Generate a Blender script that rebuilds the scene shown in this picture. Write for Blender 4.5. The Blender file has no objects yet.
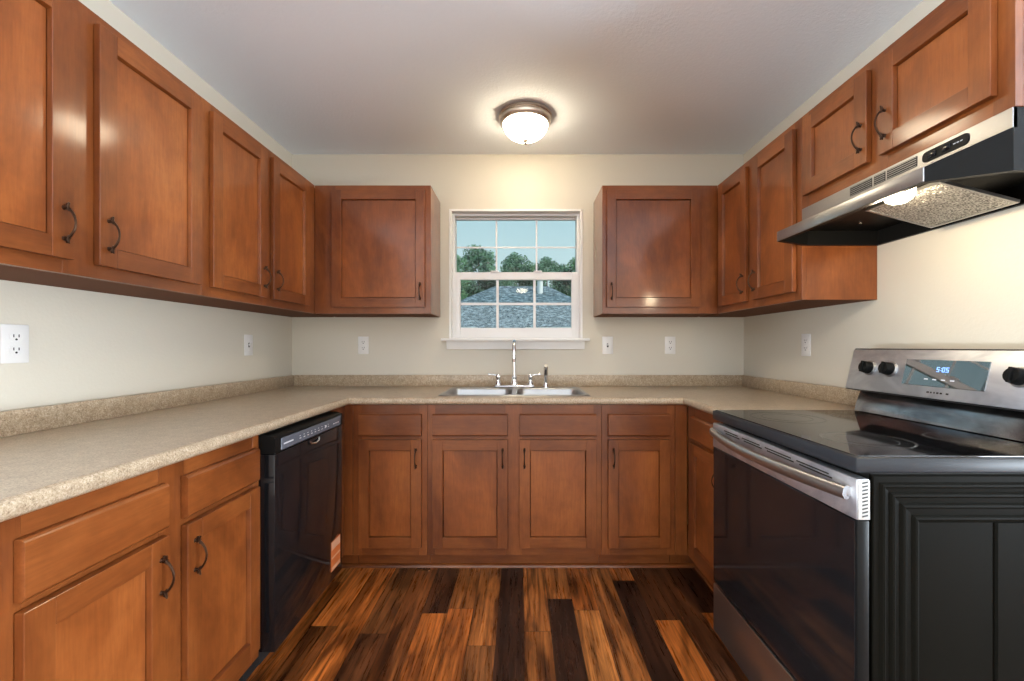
import bpy, bmesh, math, random
from mathutils import Matrix, Vector
random.seed(7)
S = bpy.context.scene
COL = S.collection

# ------------------------------------------------------------------ camera
F_PX = 424.0
cam_d = bpy.data.cameras.new('camera')
cam_d.sensor_width = 36.0
cam_d.lens = 36.0 * F_PX / 1024.0
cam_d.shift_x = -8.0 / 1024.0
cam_d.shift_y = 6.0 / 1024.0
cam_d.clip_start = 0.02
cam_d.clip_end = 300
cam = bpy.data.objects.new('camera', cam_d)
cam.location = (0, 0, 1.175)
cam.rotation_euler = (math.pi / 2, 0, 0)
COL.objects.link(cam)
S.camera = cam

# ------------------------------------------------------------------ view + world + lights
S.view_settings.view_transform = 'Standard'
S.view_settings.look = 'None'
S.view_settings.gamma = 1.0
S.view_settings.use_curve_mapping = False
S.view_settings.exposure = 0.68
S.cycles.use_denoising = True
S.cycles.max_bounces = 8
S.cycles.diffuse_bounces = 5
S.cycles.glossy_bounces = 5
S.cycles.transparent_max_bounces = 12
S.cycles.caustics_reflective = False
S.cycles.caustics_refractive = False
S.cycles.sample_clamp_indirect = 6.0

world = bpy.data.worlds.new('sky')
S.world = world
world.use_nodes = True
nt = world.node_tree
nt.nodes.clear()
wo = nt.nodes.new('ShaderNodeOutputWorld')
bg = nt.nodes.new('ShaderNodeBackground')
tc = nt.nodes.new('ShaderNodeTexCoord')
sx = nt.nodes.new('ShaderNodeSeparateXYZ')
rp = nt.nodes.new('ShaderNodeValToRGB')
rp.color_ramp.elements[0].position = 0.0
rp.color_ramp.elements[0].color = (0.66, 0.74, 0.72, 1)
rp.color_ramp.elements[1].position = 0.6
rp.color_ramp.elements[1].color = (0.22, 0.45, 0.72, 1)
e = rp.color_ramp.elements.new(0.30)
e.color = (0.47, 0.66, 0.74, 1)
nt.links.new(tc.outputs['Generated'], sx.inputs[0])
nt.links.new(sx.outputs['Z'], rp.inputs[0])
nt.links.new(rp.outputs[0], bg.inputs[0])
bg.inputs[1].default_value = 0.69
nt.links.new(bg.outputs[0], wo.inputs[0])


def add_light(name, kind, loc, rot, energy, color=(1, 1, 1), **kw):
    d = bpy.data.lights.new(name, kind)
    d.energy = energy
    d.color = color
    for k, v in kw.items():
        setattr(d, k, v)
    o = bpy.data.objects.new(name, d)
    o.location = loc
    o.rotation_euler = rot
    COL.objects.link(o)
    return o


R = math.radians
add_light('sun', 'SUN', (6, -3, 12), (R(48), 0, R(50)), 2.2, (1.0, 0.95, 0.86), angle=R(1.0))
# added fill area lights in the unseen living area: both side walls and rear
add_light('right_fill_light', 'AREA', (3.9, -0.5, 1.40), (R(90), 0, R(90)), 30, (0.84, 0.92, 1.0),
          shape='RECTANGLE', size=2.2, size_y=1.9)
add_light('left_fill_light', 'AREA', (-3.9, -0.5, 1.40), (R(90), 0, R(-90)), 26, (0.84, 0.93, 1.0),
          shape='RECTANGLE', size=2.2, size_y=1.9)
add_light('rear_fill_light', 'AREA', (0, -3.85, 1.10), (R(90), 0, 0), 80, (1.0, 0.965, 0.92),
          shape='RECTANGLE', size=6.0, size_y=2.0)
# low fill lights added at both sides, tilted up to brighten the ceiling
add_light('right_ceiling_fill', 'AREA', (3.85, -0.3, 0.45), (R(138), 0, R(90)), 255, (0.77, 0.89, 1.0),
          shape='RECTANGLE', size=2.2, size_y=0.8)
add_light('left_ceiling_fill', 'AREA', (-3.85, -0.3, 0.45), (R(138), 0, R(-90)), 315, (0.77, 0.89, 1.0),
          shape='RECTANGLE', size=2.2, size_y=0.8)

# ------------------------------------------------------------------ key dimensions
YB = 2.80
XL, XR = -1.5057, 1.4773
ZC = 2.4436
UL, UR, UB = -1.2087, 1.164, 2.495     # face planes of the wall cabinets
BL, BR, BB = -0.909, 0.8657, 2.19      # face planes of the base cabinets
ZT = 0.914

# ------------------------------------------------------------------ materials
MATS = {}


def mat(name, color=(0.5, 0.5, 0.5), rough=0.5, metal=0.0, coat=0.0, spec=None, emit=None, estr=0.0):
    m = bpy.data.materials.new(name)
    m.use_nodes = True
    b = m.node_tree.nodes['Principled BSDF']
    b.inputs['Base Color'].default_value = (*color, 1)
    b.inputs['Roughness'].default_value = rough
    b.inputs['Metallic'].default_value = metal
    b.inputs['Coat Weight'].default_value = coat
    b.inputs['Coat Roughness'].default_value = 0.24
    if spec is not None:
        b.inputs['Specular IOR Level'].default_value = spec
    if emit:
        b.inputs['Emission Color'].default_value = (*emit, 1)
        b.inputs['Emission Strength'].default_value = estr
    MATS[name] = m
    return m


def nodes_of(m):
    n = m.node_tree.nodes
    return n, m.node_tree.links, n['Principled BSDF']


def noise_node(n, l, scale, detail=4, rough=0.6, map_scale=(1, 1, 1), coord='Object', dist=0.0, rot=(0, 0, 0)):
    t = n.new('ShaderNodeTexCoord')
    mp = n.new('ShaderNodeMapping')
    mp.inputs['Scale'].default_value = map_scale
    mp.inputs['Rotation'].default_value = rot
    ns = n.new('ShaderNodeTexNoise')
    ns.inputs['Scale'].default_value = scale
    ns.inputs['Detail'].default_value = detail
    ns.inputs['Roughness'].default_value = rough
    ns.inputs['Distortion'].default_value = dist
    l.new(t.outputs[coord], mp.inputs[0])
    l.new(mp.outputs[0], ns.inputs['Vector'])
    return ns


def ramp(n, stops):
    r = n.new('ShaderNodeValToRGB')
    cr = r.color_ramp
    cr.elements[0].position, cr.elements[0].color = stops[0][0], (*stops[0][1], 1)
    cr.elements[1].position, cr.elements[1].color = stops[-1][0], (*stops[-1][1], 1)
    for p, c in stops[1:-1]:
        x = cr.elements.new(p)
        x.color = (*c, 1)
    return r


def mixc(n, l, a, b, fac, blend='MIX'):
    mx = n.new('ShaderNodeMix')
    mx.data_type = 'RGBA'
    mx.blend_type = blend
    if hasattr(fac, 'links'):
        l.new(fac, mx.inputs[0])
    else:
        mx.inputs[0].default_value = fac
    for s, v in ((6, a), (7, b)):
        if hasattr(v, 'links'):
            l.new(v, mx.inputs[s])
        else:
            mx.inputs[s].default_value = (*v, 1)
    return mx.outputs[2]


def bump(n, l, b, height, strength, dist=0.01):
    bp = n.new('ShaderNodeBump')
    bp.inputs['Strength'].default_value = strength
    bp.inputs['Distance'].default_value = dist
    l.new(height, bp.inputs['Height'])
    l.new(bp.outputs[0], b.inputs['Normal'])


WOOD_D, WOOD_M, WOOD_L = (0.088, 0.0205, 0.0040), (0.208, 0.057, 0.0115), (0.330, 0.105, 0.025)


def wood(name, ms, tint=1.0):
    m = mat(name, rough=0.42, coat=0.42, spec=0.32)
    m.node_tree.nodes['Principled BSDF'].inputs['Coat Roughness'].default_value = 0.13
    n, l, b = nodes_of(m)
    big = noise_node(n, l, 3.0, 5, 0.62, tuple(0.35 + 0.65 * s / 14 if s > 2 else 0.5 for s in ms), dist=0.6)
    fine = noise_node(n, l, 9.0, 6, 0.65, ms)
    blot = noise_node(n, l, 16.0, 3, 0.6, (1, 1, 1))
    r1 = ramp(n, [(0.28, tuple(c * tint for c in WOOD_D)), (0.52, tuple(c * tint for c in WOOD_M)),
                  (0.78, tuple(c * tint for c in WOOD_L))])
    l.new(big.outputs['Fac'], r1.inputs[0])
    r2 = ramp(n, [(0.30, (0.72, 0.66, 0.60)), (0.62, (1.06, 1.06, 1.06))])
    l.new(fine.outputs['Fac'], r2.inputs[0])
    c = mixc(n, l, r1.outputs[0], r2.outputs[0], 0.6, 'MULTIPLY')
    r3 = ramp(n, [(0.34, (0.78, 0.75, 0.72)), (0.60, (1.05, 1.05, 1.05))])
    l.new(blot.outputs['Fac'], r3.inputs[0])
    c = mixc(n, l, c, r3.outputs[0], 0.45, 'MULTIPLY')
    l.new(c, b.inputs['Base Color'])
    bump(n, l, b, fine.outputs['Fac'], 0.06, 0.004)
    return m


WV = wood('maple_vertical_grain', (14, 14, 1.1))
WP = wood('maple_panel_lightened', (14, 14, 1.1), 1.22)  # same stained maple, lightened so the frames around it read as shaded
WG = wood('glossy_end_panel_maple', (14, 14, 1.1))
WG.node_tree.nodes['Principled BSDF'].inputs['Coat Weight'].default_value = 1.0
WG.node_tree.nodes['Principled BSDF'].inputs['Coat Roughness'].default_value = 0.06
WX = wood('maple_grain_along_x', (1.1, 14, 14), 0.92)
WY = wood('maple_grain_along_y', (14, 1.1, 14))

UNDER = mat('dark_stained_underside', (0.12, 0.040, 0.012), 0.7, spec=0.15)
WALL = mat('cream_wall_paint', (0.61, 0.57, 0.485), 0.62)
n, l, b = nodes_of(WALL)
ns = noise_node(n, l, 95, 3, 0.55)
bump(n, l, b, ns.outputs['Fac'], 0.16, 0.004)
CEIL = mat('flat_white_ceiling_paint', (0.83, 0.885, 0.945), 0.9)
n, l, b = nodes_of(CEIL)
ns = noise_node(n, l, 70, 4, 0.6)
bump(n, l, b, ns.outputs['Fac'], 0.25, 0.006)

# laminate worktop
LAM = mat('speckled_laminate', rough=0.30, coat=0.0)
n, l, b = nodes_of(LAM)
n1 = noise_node(n, l, 210, 4, 0.75)
n2 = noise_node(n, l, 38, 5, 0.7)
n3 = noise_node(n, l, 260, 2, 0.6)
r1 = ramp(n, [(0.30, (0.17, 0.12, 0.08)), (0.43, (0.39, 0.30, 0.20)), (0.58, (0.53, 0.43, 0.315)), (0.74, (0.62, 0.57, 0.49))])
l.new(n1.outputs['Fac'], r1.inputs[0])
r2 = ramp(n, [(0.35, (0.74, 0.70, 0.66)), (0.65, (1.1, 1.1, 1.1))])
l.new(n2.outputs['Fac'], r2.inputs[0])
c = mixc(n, l, r1.outputs[0], r2.outputs[0], 0.7, 'MULTIPLY')
r3 = ramp(n, [(0.33, (0.45, 0.38, 0.32)), (0.43, (1, 1, 1))])
l.new(n3.outputs['Fac'], r3.inputs[0])
c = mixc(n, l, c, r3.outputs[0], 0.7, 'MULTIPLY')
l.new(c, b.inputs['Base Color'])

# plank floor
FLR = mat('rustic_plank_floor', rough=0.3, coat=0.0)
n, l, b = nodes_of(FLR)


def math_node(op, a, bb=None):
    x = n.new('ShaderNodeMath')
    x.operation = op
    for i, v in enumerate((a, bb)):
        if v is None:
            continue
        if hasattr(v, 'links'):
            l.new(v, x.inputs[i])
        else:
            x.inputs[i].default_value = v
    return x.outputs[0]


t = n.new('ShaderNodeTexCoord')
sp = n.new('ShaderNodeSeparateXYZ')
l.new(t.outputs['Object'], sp.inputs[0])
PW, PL = 0.112, 0.92
xs = math_node('DIVIDE', math_node('ADD', sp.outputs['X'], 0.096 + 0.112 * 47), PW)
row = math_node('FLOOR', xs)
wn = n.new('ShaderNodeTexWhiteNoise')
wn.noise_dimensions = '1D'
l.new(row, wn.inputs['W'])
ys = math_node('ADD', math_node('DIVIDE', sp.outputs['Y'], PL), math_node('MULTIPLY', wn.outputs['Value'], 7.3))
colm = math_node('FLOOR', ys)
cid = n.new('ShaderNodeCombineXYZ')
l.new(row, cid.inputs[0])
l.new(colm, cid.inputs[1])
wn2 = n.new('ShaderNodeTexWhiteNoise')
wn2.noise_dimensions = '3D'
l.new(cid.outputs[0], wn2.inputs['Vector'])
pid = wn2.outputs['Value']
base = ramp(n, [(0.0, (0.032, 0.012, 0.006)), (0.12, (0.085, 0.029, 0.010)), (0.30, (0.19, 0.060, 0.015)),
                (0.48, (0.30, 0.103, 0.025)), (0.66, (0.36, 0.105, 0.020)), (0.84, (0.18, 0.064, 0.018)), (0.93, (0.42, 0.155, 0.038))])
base.color_ramp.interpolation = 'CONSTANT'
l.new(pid, base.inputs[0])
# grain, shifted for every plank
vm = n.new('ShaderNodeVectorMath')
vm.operation = 'MULTIPLY'
l.new(t.outputs['Object'], vm.inputs[0])
vm.inputs[1].default_value = (15, 0.75, 1)
va = n.new('ShaderNodeVectorMath')
va.operation = 'ADD'
l.new(vm.outputs[0], va.inputs[0])
vs = n.new('ShaderNodeVectorMath')
vs.operation = 'SCALE'
l.new(wn2.outputs['Color'], vs.inputs[0])
vs.inputs['Scale'].default_value = 30
l.new(vs.outputs[0], va.inputs[1])
g1 = n.new('ShaderNodeTexNoise')
g1.inputs['Scale'].default_value = 2.2
g1.inputs['Detail'].default_value = 8
g1.inputs['Roughness'].default_value = 0.68
g1.inputs['Distortion'].default_value = 1.1
l.new(va.outputs[0], g1.inputs['Vector'])
r1 = ramp(n, [(0.34, (0.14, 0.11, 0.09)), (0.46, (0.72, 0.68, 0.64)), (0.58, (1.35, 1.35, 1.35)), (0.72, (1.9, 1.8, 1.65))])
l.new(g1.outputs['Fac'], r1.inputs[0])
c = mixc(n, l, base.outputs[0], r1.outputs[0], 0.9, 'MULTIPLY')
g2 = n.new('ShaderNodeTexNoise')
g2.inputs['Scale'].default_value = 6
g2.inputs['Detail'].default_value = 4
g2.inputs['Roughness'].default_value = 0.7
l.new(va.outputs[0], g2.inputs['Vector'])
r2 = ramp(n, [(0.36, (0.45, 0.40, 0.36)), (0.55, (1.1, 1.1, 1.1))])
l.new(g2.outputs['Fac'], r2.inputs[0])
c = mixc(n, l, c, r2.outputs[0], 0.65, 'MULTIPLY')
vb = n.new('ShaderNodeVectorMath')
vb.operation = 'MULTIPLY'
vb.inputs[1].default_value = (0.55, 2.6, 1)
l.new(va.outputs[0], vb.inputs[0])
g3 = n.new('ShaderNodeTexNoise')
g3.inputs['Scale'].default_value = 1.3
g3.inputs['Detail'].default_value = 3
g3.inputs['Distortion'].default_value = 0.8
l.new(vb.outputs[0], g3.inputs['Vector'])
r4 = ramp(n, [(0.36, (0.32, 0.28, 0.25)), (0.50, (1.0, 1.0, 1.0)), (0.68, (1.5, 1.5, 1.5))])
l.new(g3.outputs['Fac'], r4.inputs[0])
c = mixc(n, l, c, r4.outputs[0], 0.85, 'MULTIPLY')
# small knots
vk = n.new('ShaderNodeTexVoronoi')
vk.inputs['Scale'].default_value = 3.3
vmk = n.new('ShaderNodeVectorMath')
vmk.operation = 'MULTIPLY'
vmk.inputs[1].default_value = (1.7, 0.9, 1)
l.new(t.outputs['Object'], vmk.inputs[0])
l.new(vmk.outputs[0], vk.inputs['Vector'])
rk = ramp(n, [(0.02, (0.10, 0.07, 0.05)), (0.075, (1, 1, 1))])
l.new(vk.outputs['Distance'], rk.inputs[0])
c = mixc(n, l, c, rk.outputs[0], 0.85, 'MULTIPLY')
# seams
fx = math_node('ABSOLUTE', math_node('SUBTRACT', math_node('FRACT', xs), 0.5))
fy = math_node('ABSOLUTE', math_node('SUBTRACT', math_node('FRACT', ys), 0.5))
seam = math_node('MAXIMUM', math_node('GREATER_THAN', fx, 0.489), math_node('GREATER_THAN', fy, 0.4985))
c = mixc(n, l, c, (0.012, 0.006, 0.003), math_node('MULTIPLY', seam, 0.8))
l.new(c, b.inputs['Base Color'])
rr = ramp(n, [(0.3, (0.22, 0.22, 0.22)), (0.7, (0.40, 0.40, 0.40))])
l.new(g2.outputs['Fac'], rr.inputs[0])
l.new(rr.outputs[0], b.inputs['Roughness'])
bump(n, l, b, g2.outputs['Fac'], 0.12, 0.003)

WHITE = mat('white_vinyl', (0.70, 0.695, 0.70), 0.35)
TRIMW = mat('white_gloss_trim', (0.77, 0.765, 0.75), 0.3)
PLATE = mat('white_plastic_plate', (0.74, 0.73, 0.72), 0.3)
SLOT = mat('dark_slot', (0.02, 0.02, 0.02), 0.6)
BRONZE = mat('oil_rubbed_bronze', (0.055, 0.028, 0.016), 0.32, 0.85)
STEEL = mat('brushed_stainless', (0.42, 0.42, 0.425), 0.30, 1.0)
n, l, b = nodes_of(STEEL)
ns = noise_node(n, l, 60, 3, 0.6, (40, 1, 40))
r1 = ramp(n, [(0.3, (0.27, 0.27, 0.27)), (0.7, (0.40, 0.40, 0.40))])
l.new(ns.outputs['Fac'], r1.inputs[0])
l.new(r1.outputs[0], b.inputs['Roughness'])
STEELR = mat('soft_brushed_stainless', (0.70, 0.745, 0.81), 0.45, 1.0)
DSTEEL = mat('dark_stainless', (0.24, 0.245, 0.265), 0.16, 1.0)
for m_, c1_, c2_, sc_ in ((STEELR, (0.46, 0.49, 0.55), (0.80, 0.83, 0.88), 4.5), (DSTEEL, (0.13, 0.135, 0.155), (0.42, 0.43, 0.46), 5.0)):
    n, l, b = nodes_of(m_)
    ns = noise_node(n, l, sc_, 4, 0.6, (2.0, 1.0, 2.0), dist=0.6)
    r1 = ramp(n, [(0.36, c1_), (0.64, c2_)])
    l.new(ns.outputs['Fac'], r1.inputs[0])
    l.new(r1.outputs[0], b.inputs['Base Color'])
SINKM = mat('satin_steel_sink', (0.42, 0.425, 0.43), 0.38, 1.0)
CHROME = mat('polished_chrome', (0.78, 0.78, 0.78), 0.06, 1.0)
NICKEL = mat('brushed_nickel', (0.66, 0.60, 0.53), 0.36, 1.0)
BLKG = mat('black_gloss', (0.008, 0.008, 0.009), 0.08, 0, 0.0, 0.42)
BLKS = mat('black_satin', (0.007, 0.007, 0.0068), 0.36, spec=0.09)
BLKM = mat('black_matte', (0.012, 0.012, 0.012), 0.6)
OLIVE = mat('charcoal_enamel_side', (0.0052, 0.0047, 0.0034), 0.5, spec=0.022)
GREYD = mat('dark_grey_enamel', (0.020, 0.020, 0.021), 0.42, spec=0.2)
SLATE = mat('blue_grey_panel', (0.11, 0.125, 0.155), 0.25)
DISPG = mat('mirror_dark_display', (0.006, 0.006, 0.008), 0.03)
DISPG.node_tree.nodes['Principled BSDF'].inputs['IOR'].default_value = 3.2
COOKG = mat('ceramic_cooktop_glass', (0.006, 0.006, 0.007), 0.06)
COOKG.node_tree.nodes['Principled BSDF'].inputs['IOR'].default_value = 1.75
EDGEM = mat('cooktop_edge_enamel', (0.022, 0.024, 0.028), 0.42, spec=0.22)
CAPM = mat('end_cap_steel', (0.36, 0.355, 0.34), 0.5, 1.0)
RINGM = mat('burner_ring_grey', (0.10, 0.10, 0.10), 0.15)
MARKM = mat('pale_grey_marking', (0.55, 0.57, 0.62), 0.4)
ORANGE = mat('orange_sticker', (0.62, 0.16, 0.035), 0.5)
STICKL = mat('pale_sticker_band', (0.75, 0.42, 0.26), 0.5)
DIGIT = mat('blue_clock_digits', (0.1, 0.2, 0.6), 0.4, emit=(0.25, 0.45, 1.0), estr=1.0)
DOME = mat('frosted_glass_dome', (0.9, 0.88, 0.85), 0.4, emit=(1.0, 0.84, 0.60), estr=25.0)
LENS = mat('lit_hood_lens', (0.9, 0.9, 0.85), 0.4, emit=(1.0, 0.88, 0.66), estr=9.0)
PRINT = mat('aluminium_mesh', (0.55, 0.54, 0.52), 0.35, 1.0)
n, l, b = nodes_of(PRINT)
ns = noise_node(n, l, 210, 2, 0.5, (1, 1, 1))
r1 = ramp(n, [(0.38, (0.16, 0.155, 0.15)), (0.62, (0.75, 0.74, 0.72))])
l.new(ns.outputs['Fac'], r1.inputs[0])
l.new(r1.outputs[0], b.inputs['Base Color'])
bump(n, l, b, ns.outputs['Fac'], 0.9, 0.006)

GLASS = bpy.data.materials.new('window_glass')
GLASS.use_nodes = True
n = GLASS.node_tree.nodes
l = GLASS.node_tree.links
n.clear()
o_ = n.new('ShaderNodeOutputMaterial')
tr = n.new('ShaderNodeBsdfTransparent')
tr.inputs[0].default_value = (0.93, 0.97, 0.96, 1)
gl = n.new('ShaderNodeBsdfGlossy')
gl.inputs['Roughness'].default_value = 0.02
fr = n.new('ShaderNodeFresnel')
fr.inputs[0].default_value = 1.28
ms_ = n.new('ShaderNodeMixShader')
l.new(fr.outputs[0], ms_.inputs[0])
l.new(tr.outputs[0], ms_.inputs[1])
l.new(gl.outputs[0], ms_.inputs[2])
l.new(ms_.outputs[0], o_.inputs[0])

SHING = mat('grey_asphalt_shingle', rough=0.9)
n, l, b = nodes_of(SHING)
ns = noise_node(n, l, 7, 5, 0.8, (1, 1, 1))
r1 = ramp(n, [(0.40, (0.03, 0.05, 0.06)), (0.5, (0.10, 0.145, 0.165)), (0.60, (0.30, 0.37, 0.40))])
l.new(ns.outputs['Fac'], r1.inputs[0])
l.new(r1.outputs[0], b.inputs['Base Color'])
SIDING = mat('white_siding', (0.75, 0.76, 0.76), 0.7)
BARK = mat('grey_brown_bark', (0.10, 0.075, 0.055), 0.9)
GRASS = mat('lawn_green', (0.06, 0.12, 0.03), 0.95)


def leaf_mat(name, c1, c2):
    m = mat(name, rough=0.6)
    n, l, b = nodes_of(m)
    ns = noise_node(n, l, 1.6, 4, 0.7)
    r = ramp(n, [(0.3, c1), (0.7, c2)])
    l.new(ns.outputs['Fac'], r.inputs[0])
    l.new(r.outputs[0], b.inputs['Base Color'])
    return m


LEAF_A = leaf_mat('deep_green_leaves', (0.03, 0.12, 0.07), (0.15, 0.31, 0.15))
LEAF_B = leaf_mat('mid_green_leaves', (0.05, 0.17, 0.08), (0.22, 0.42, 0.18))
LEAF_C = leaf_mat('dark_hedge_leaves', (0.008, 0.04, 0.018), (0.03, 0.10, 0.035))


# ------------------------------------------------------------------ mesh helpers
class MB:
    """Collects shapes in a local frame; build() turns them into one mesh object."""

    def __init__(self, M=None):
        self.bm = bmesh.new()
        self.M = M or Matrix.Identity(4)

    def _merge(self, tb, mi):
        for f in tb.faces:
            f.material_index = mi
        me = bpy.data.meshes.new('tmp')
        tb.to_mesh(me)
        tb.free()
        self.bm.from_mesh(me)
        bpy.data.meshes.remove(me)

    def box(self, a, b, mi=0, bev=0.0, seg=1, edges=None):
        tb = bmesh.new()
        lo = [min(a[i], b[i]) for i in range(3)]
        hi = [max(a[i], b[i]) for i in range(3)]
        vs = [tb.verts.new((x, y, z)) for x in (lo[0], hi[0]) for y in (lo[1], hi[1]) for z in (lo[2], hi[2])]
        for q in ((0, 1, 3, 2), (4, 6, 7, 5), (0, 4, 5, 1), (2, 3, 7, 6), (0, 2, 6, 4), (1, 5, 7, 3)):
            tb.faces.new([vs[i] for i in q])
        if bev > 0:
            es = [e_ for e_ in tb.edges if edges is None or edges(e_)]
            bmesh.ops.bevel(tb, geom=es, offset=bev, segments=seg, affect='EDGES', profile=0.5, clamp_overlap=True)
        self._merge(tb, mi)
        return self

    def faces(self, verts, faces, mi=0):
        tb = bmesh.new()
        vs = [tb.verts.new(v) for v in verts]
        for f in faces:
            tb.faces.new([vs[i] for i in f])
        self._merge(tb, mi)
        return self

    def prism(self, prof, a, b, axis=1, mi=0, bev=0.0, seg=2):
        """closed profile (list of pairs on the two other axes) extruded from a to b along axis"""
        ax = [i for i in range(3) if i != axis]

        def P(p, t_):
            v = [0, 0, 0]
            v[ax[0]], v[ax[1]], v[axis] = p[0], p[1], t_
            return v
        k = len(prof)
        tb = bmesh.new()
        va = [tb.verts.new(P(p, a)) for p in prof]
        vb = [tb.verts.new(P(p, b)) for p in prof]
        tb.faces.new(va)
        tb.faces.new(vb[::-1])
        for i in range(k):
            j = (i + 1) % k
            tb.faces.new([va[i], va[j], vb[j], vb[i]])
        if bev > 0:
            bmesh.ops.bevel(tb, geom=list(tb.edges), offset=bev, segments=seg, affect='EDGES', profile=0.5, clamp_overlap=True)
        self._merge(tb, mi)
        return self

    def tube(self, pts, rad, seg=10, mi=0, sq=(1.0, 1.0), cap=True):
        pts = [Vector(p) for p in pts]
        rad = rad if isinstance(rad, (list, tuple)) else [rad] * len(pts)
        tb = bmesh.new()
        rings = []
        ref = None
        for i, p in enumerate(pts):
            d = (pts[min(i + 1, len(pts) - 1)] - pts[max(i - 1, 0)]).normalized()
            if ref is None:
                ref = Vector((0, 0, 1)) if abs(d.z) < 0.9 else Vector((1, 0, 0))
            s = d.cross(ref).normalized()
            t_ = s.cross(d).normalized()
            ref = t_
            rings.append([tb.verts.new(p + (s * math.cos(2 * math.pi * k / seg) * sq[0] + t_ * math.sin(2 * math.pi * k / seg) * sq[1]) * rad[i])
                          for k in range(seg)])
        for a, b_ in zip(rings, rings[1:]):
            for k in range(seg):
                tb.faces.new([a[k], a[(k + 1) % seg], b_[(k + 1) % seg], b_[k]])
        if cap:
            tb.faces.new(rings[0][::-1])
            tb.faces.new(rings[-1])
        self._merge(tb, mi)
        return self

    def lathe(self, prof, c=(0, 0, 0), axis=(0, 0, 1), seg=32, mi=0):
        """prof: list of (radius, height along axis)"""
        az = Vector(axis).normalized()
        ax_ = az.orthogonal().normalized()
        ay = az.cross(ax_)
        c = Vector(c)
        tb = bmesh.new()
        rings = []
        for r_, h in prof:
            if r_ < 1e-6:
                rings.append([tb.verts.new(c + az * h)])
            else:
                rings.append([tb.verts.new(c + az * h + (ax_ * math.cos(2 * math.pi * k / seg) + ay * math.sin(2 * math.pi * k / seg)) * r_)
                              for k in range(seg)])
        for a, b_ in zip(rings, rings[1:]):
            for k in range(seg):
                k2 = (k + 1) % seg
                if len(a) == 1 and len(b_) == 1:
                    continue
                if len(a) == 1:
                    tb.faces.new([a[0], b_[k], b_[k2]])
                elif len(b_) == 1:
                    tb.faces.new([a[k], b_[0], a[k2]])
                else:
                    tb.faces.new([a[k], b_[k], b_[k2], a[k2]])
        for rg in (rings[0], rings[-1]):
            if len(rg) > 2:
                tb.faces.new(rg)
        self._merge(tb, mi)
        return self

    def build(self, name, mats, parent=None, smooth=35):
        bm = self.bm
        bm.transform(self.M)
        off = Vector((0, 0, 0))
        q = parent
        while q is not None:
            off += Vector(q.location)
            q = q.parent
        bm.transform(Matrix.Translation(-off))
        bmesh.ops.recalc_face_normals(bm, faces=list(bm.faces))
        me = bpy.data.meshes.new(name)
        bm.to_mesh(me)
        bm.free()
        for m in (mats if isinstance(mats, (list, tuple)) else [mats]):
            me.materials.append(m)
        if smooth:
            me.shade_smooth()
            me.set_sharp_from_angle(angle=R(smooth))
        o = bpy.data.objects.new(name, me)
        COL.objects.link(o)
        if parent is not None:
            o.parent = parent
        return o


def tag(o, label, cat, group=None):
    o['label'] = label
    o['category'] = cat
    if group:
        o['group'] = group
    return o


def thing(name, label, cat, loc, group=None):
    o = bpy.data.objects.new(name, None)
    o.empty_display_size = 0.1
    o.location = loc
    COL.objects.link(o)
    return tag(o, label, cat, group)


def struct(o):
    o['kind'] = 'structure'
    return o


def frame_back(y):      # (u,v,w) -> (x=u, z=v, y=y-w)
    return Matrix(((1, 0, 0, 0), (0, 0, -1, y), (0, 1, 0, 0), (0, 0, 0, 1)))


def frame_left(x):      # u=y, v=z, w=+x
    return Matrix(((0, 0, 1, x), (1, 0, 0, 0), (0, 1, 0, 0), (0, 0, 0, 1)))


def frame_right(x):     # u=y, v=z, w=-x
    return Matrix(((0, 0, -1, x), (1, 0, 0, 0), (0, 1, 0, 0), (0, 0, 0, 1)))


# ------------------------------------------------------------------ the room
WX0, WX1, WZ0, WZ1 = -0.462, 0.407, 1.2245, 2.074   # kitchen window opening
WT = 0.14
RL, RR_, RY, KL, KR = -4.0, 4.0, -4.0, 0.58, 0.88             # living area behind

struct(MB().box((RL - .2, RY - .2, -0.10), (RR_ + .2, YB + WT, 0)).build('floor', FLR))
struct(MB().box((RL - .2, RY - .2, ZC), (RR_ + .2, YB + WT, ZC + 0.15)).build('ceiling', CEIL))
w = MB()
w.box((XL - .14, YB, 0), (WX0, YB + WT, ZC))
w.box((WX1, YB, 0), (XR + .14, YB + WT, ZC))
w.box((WX0, YB, 0), (WX1, YB + WT, WZ0))
w.box((WX0, YB, WZ1), (WX1, YB + WT, ZC))
struct(w.build('wall_back', WALL))
struct(MB().box((XL - .14, KL, 0), (XL, YB, ZC)).build('wall_left', WALL))
struct(MB().box((XR, KR, 0), (XR + .14, YB, ZC)).build('wall_right', WALL))
w = MB()
w.box((RL, KL, 0), (XL - .14, KL + .12, ZC))
w.box((XR + .14, KR, 0), (RR_, KR + .12, ZC))
w.box((RL - .14, RY, 0), (RL, KL + .12, ZC))
w.box((RR_, RY, 0), (RR_ + .14, KR + .12, ZC))
w.box((RL, RY - .14, 2.36), (RR_, RY, ZC))
w.box((RL, RY - .14, 0), (RL + 1, RY, 2.36))
w.box((RR_ - 1, RY - .14, 0), (RR_, RY, 2.36))
struct(w.build('wall_rear', WALL))

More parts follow.
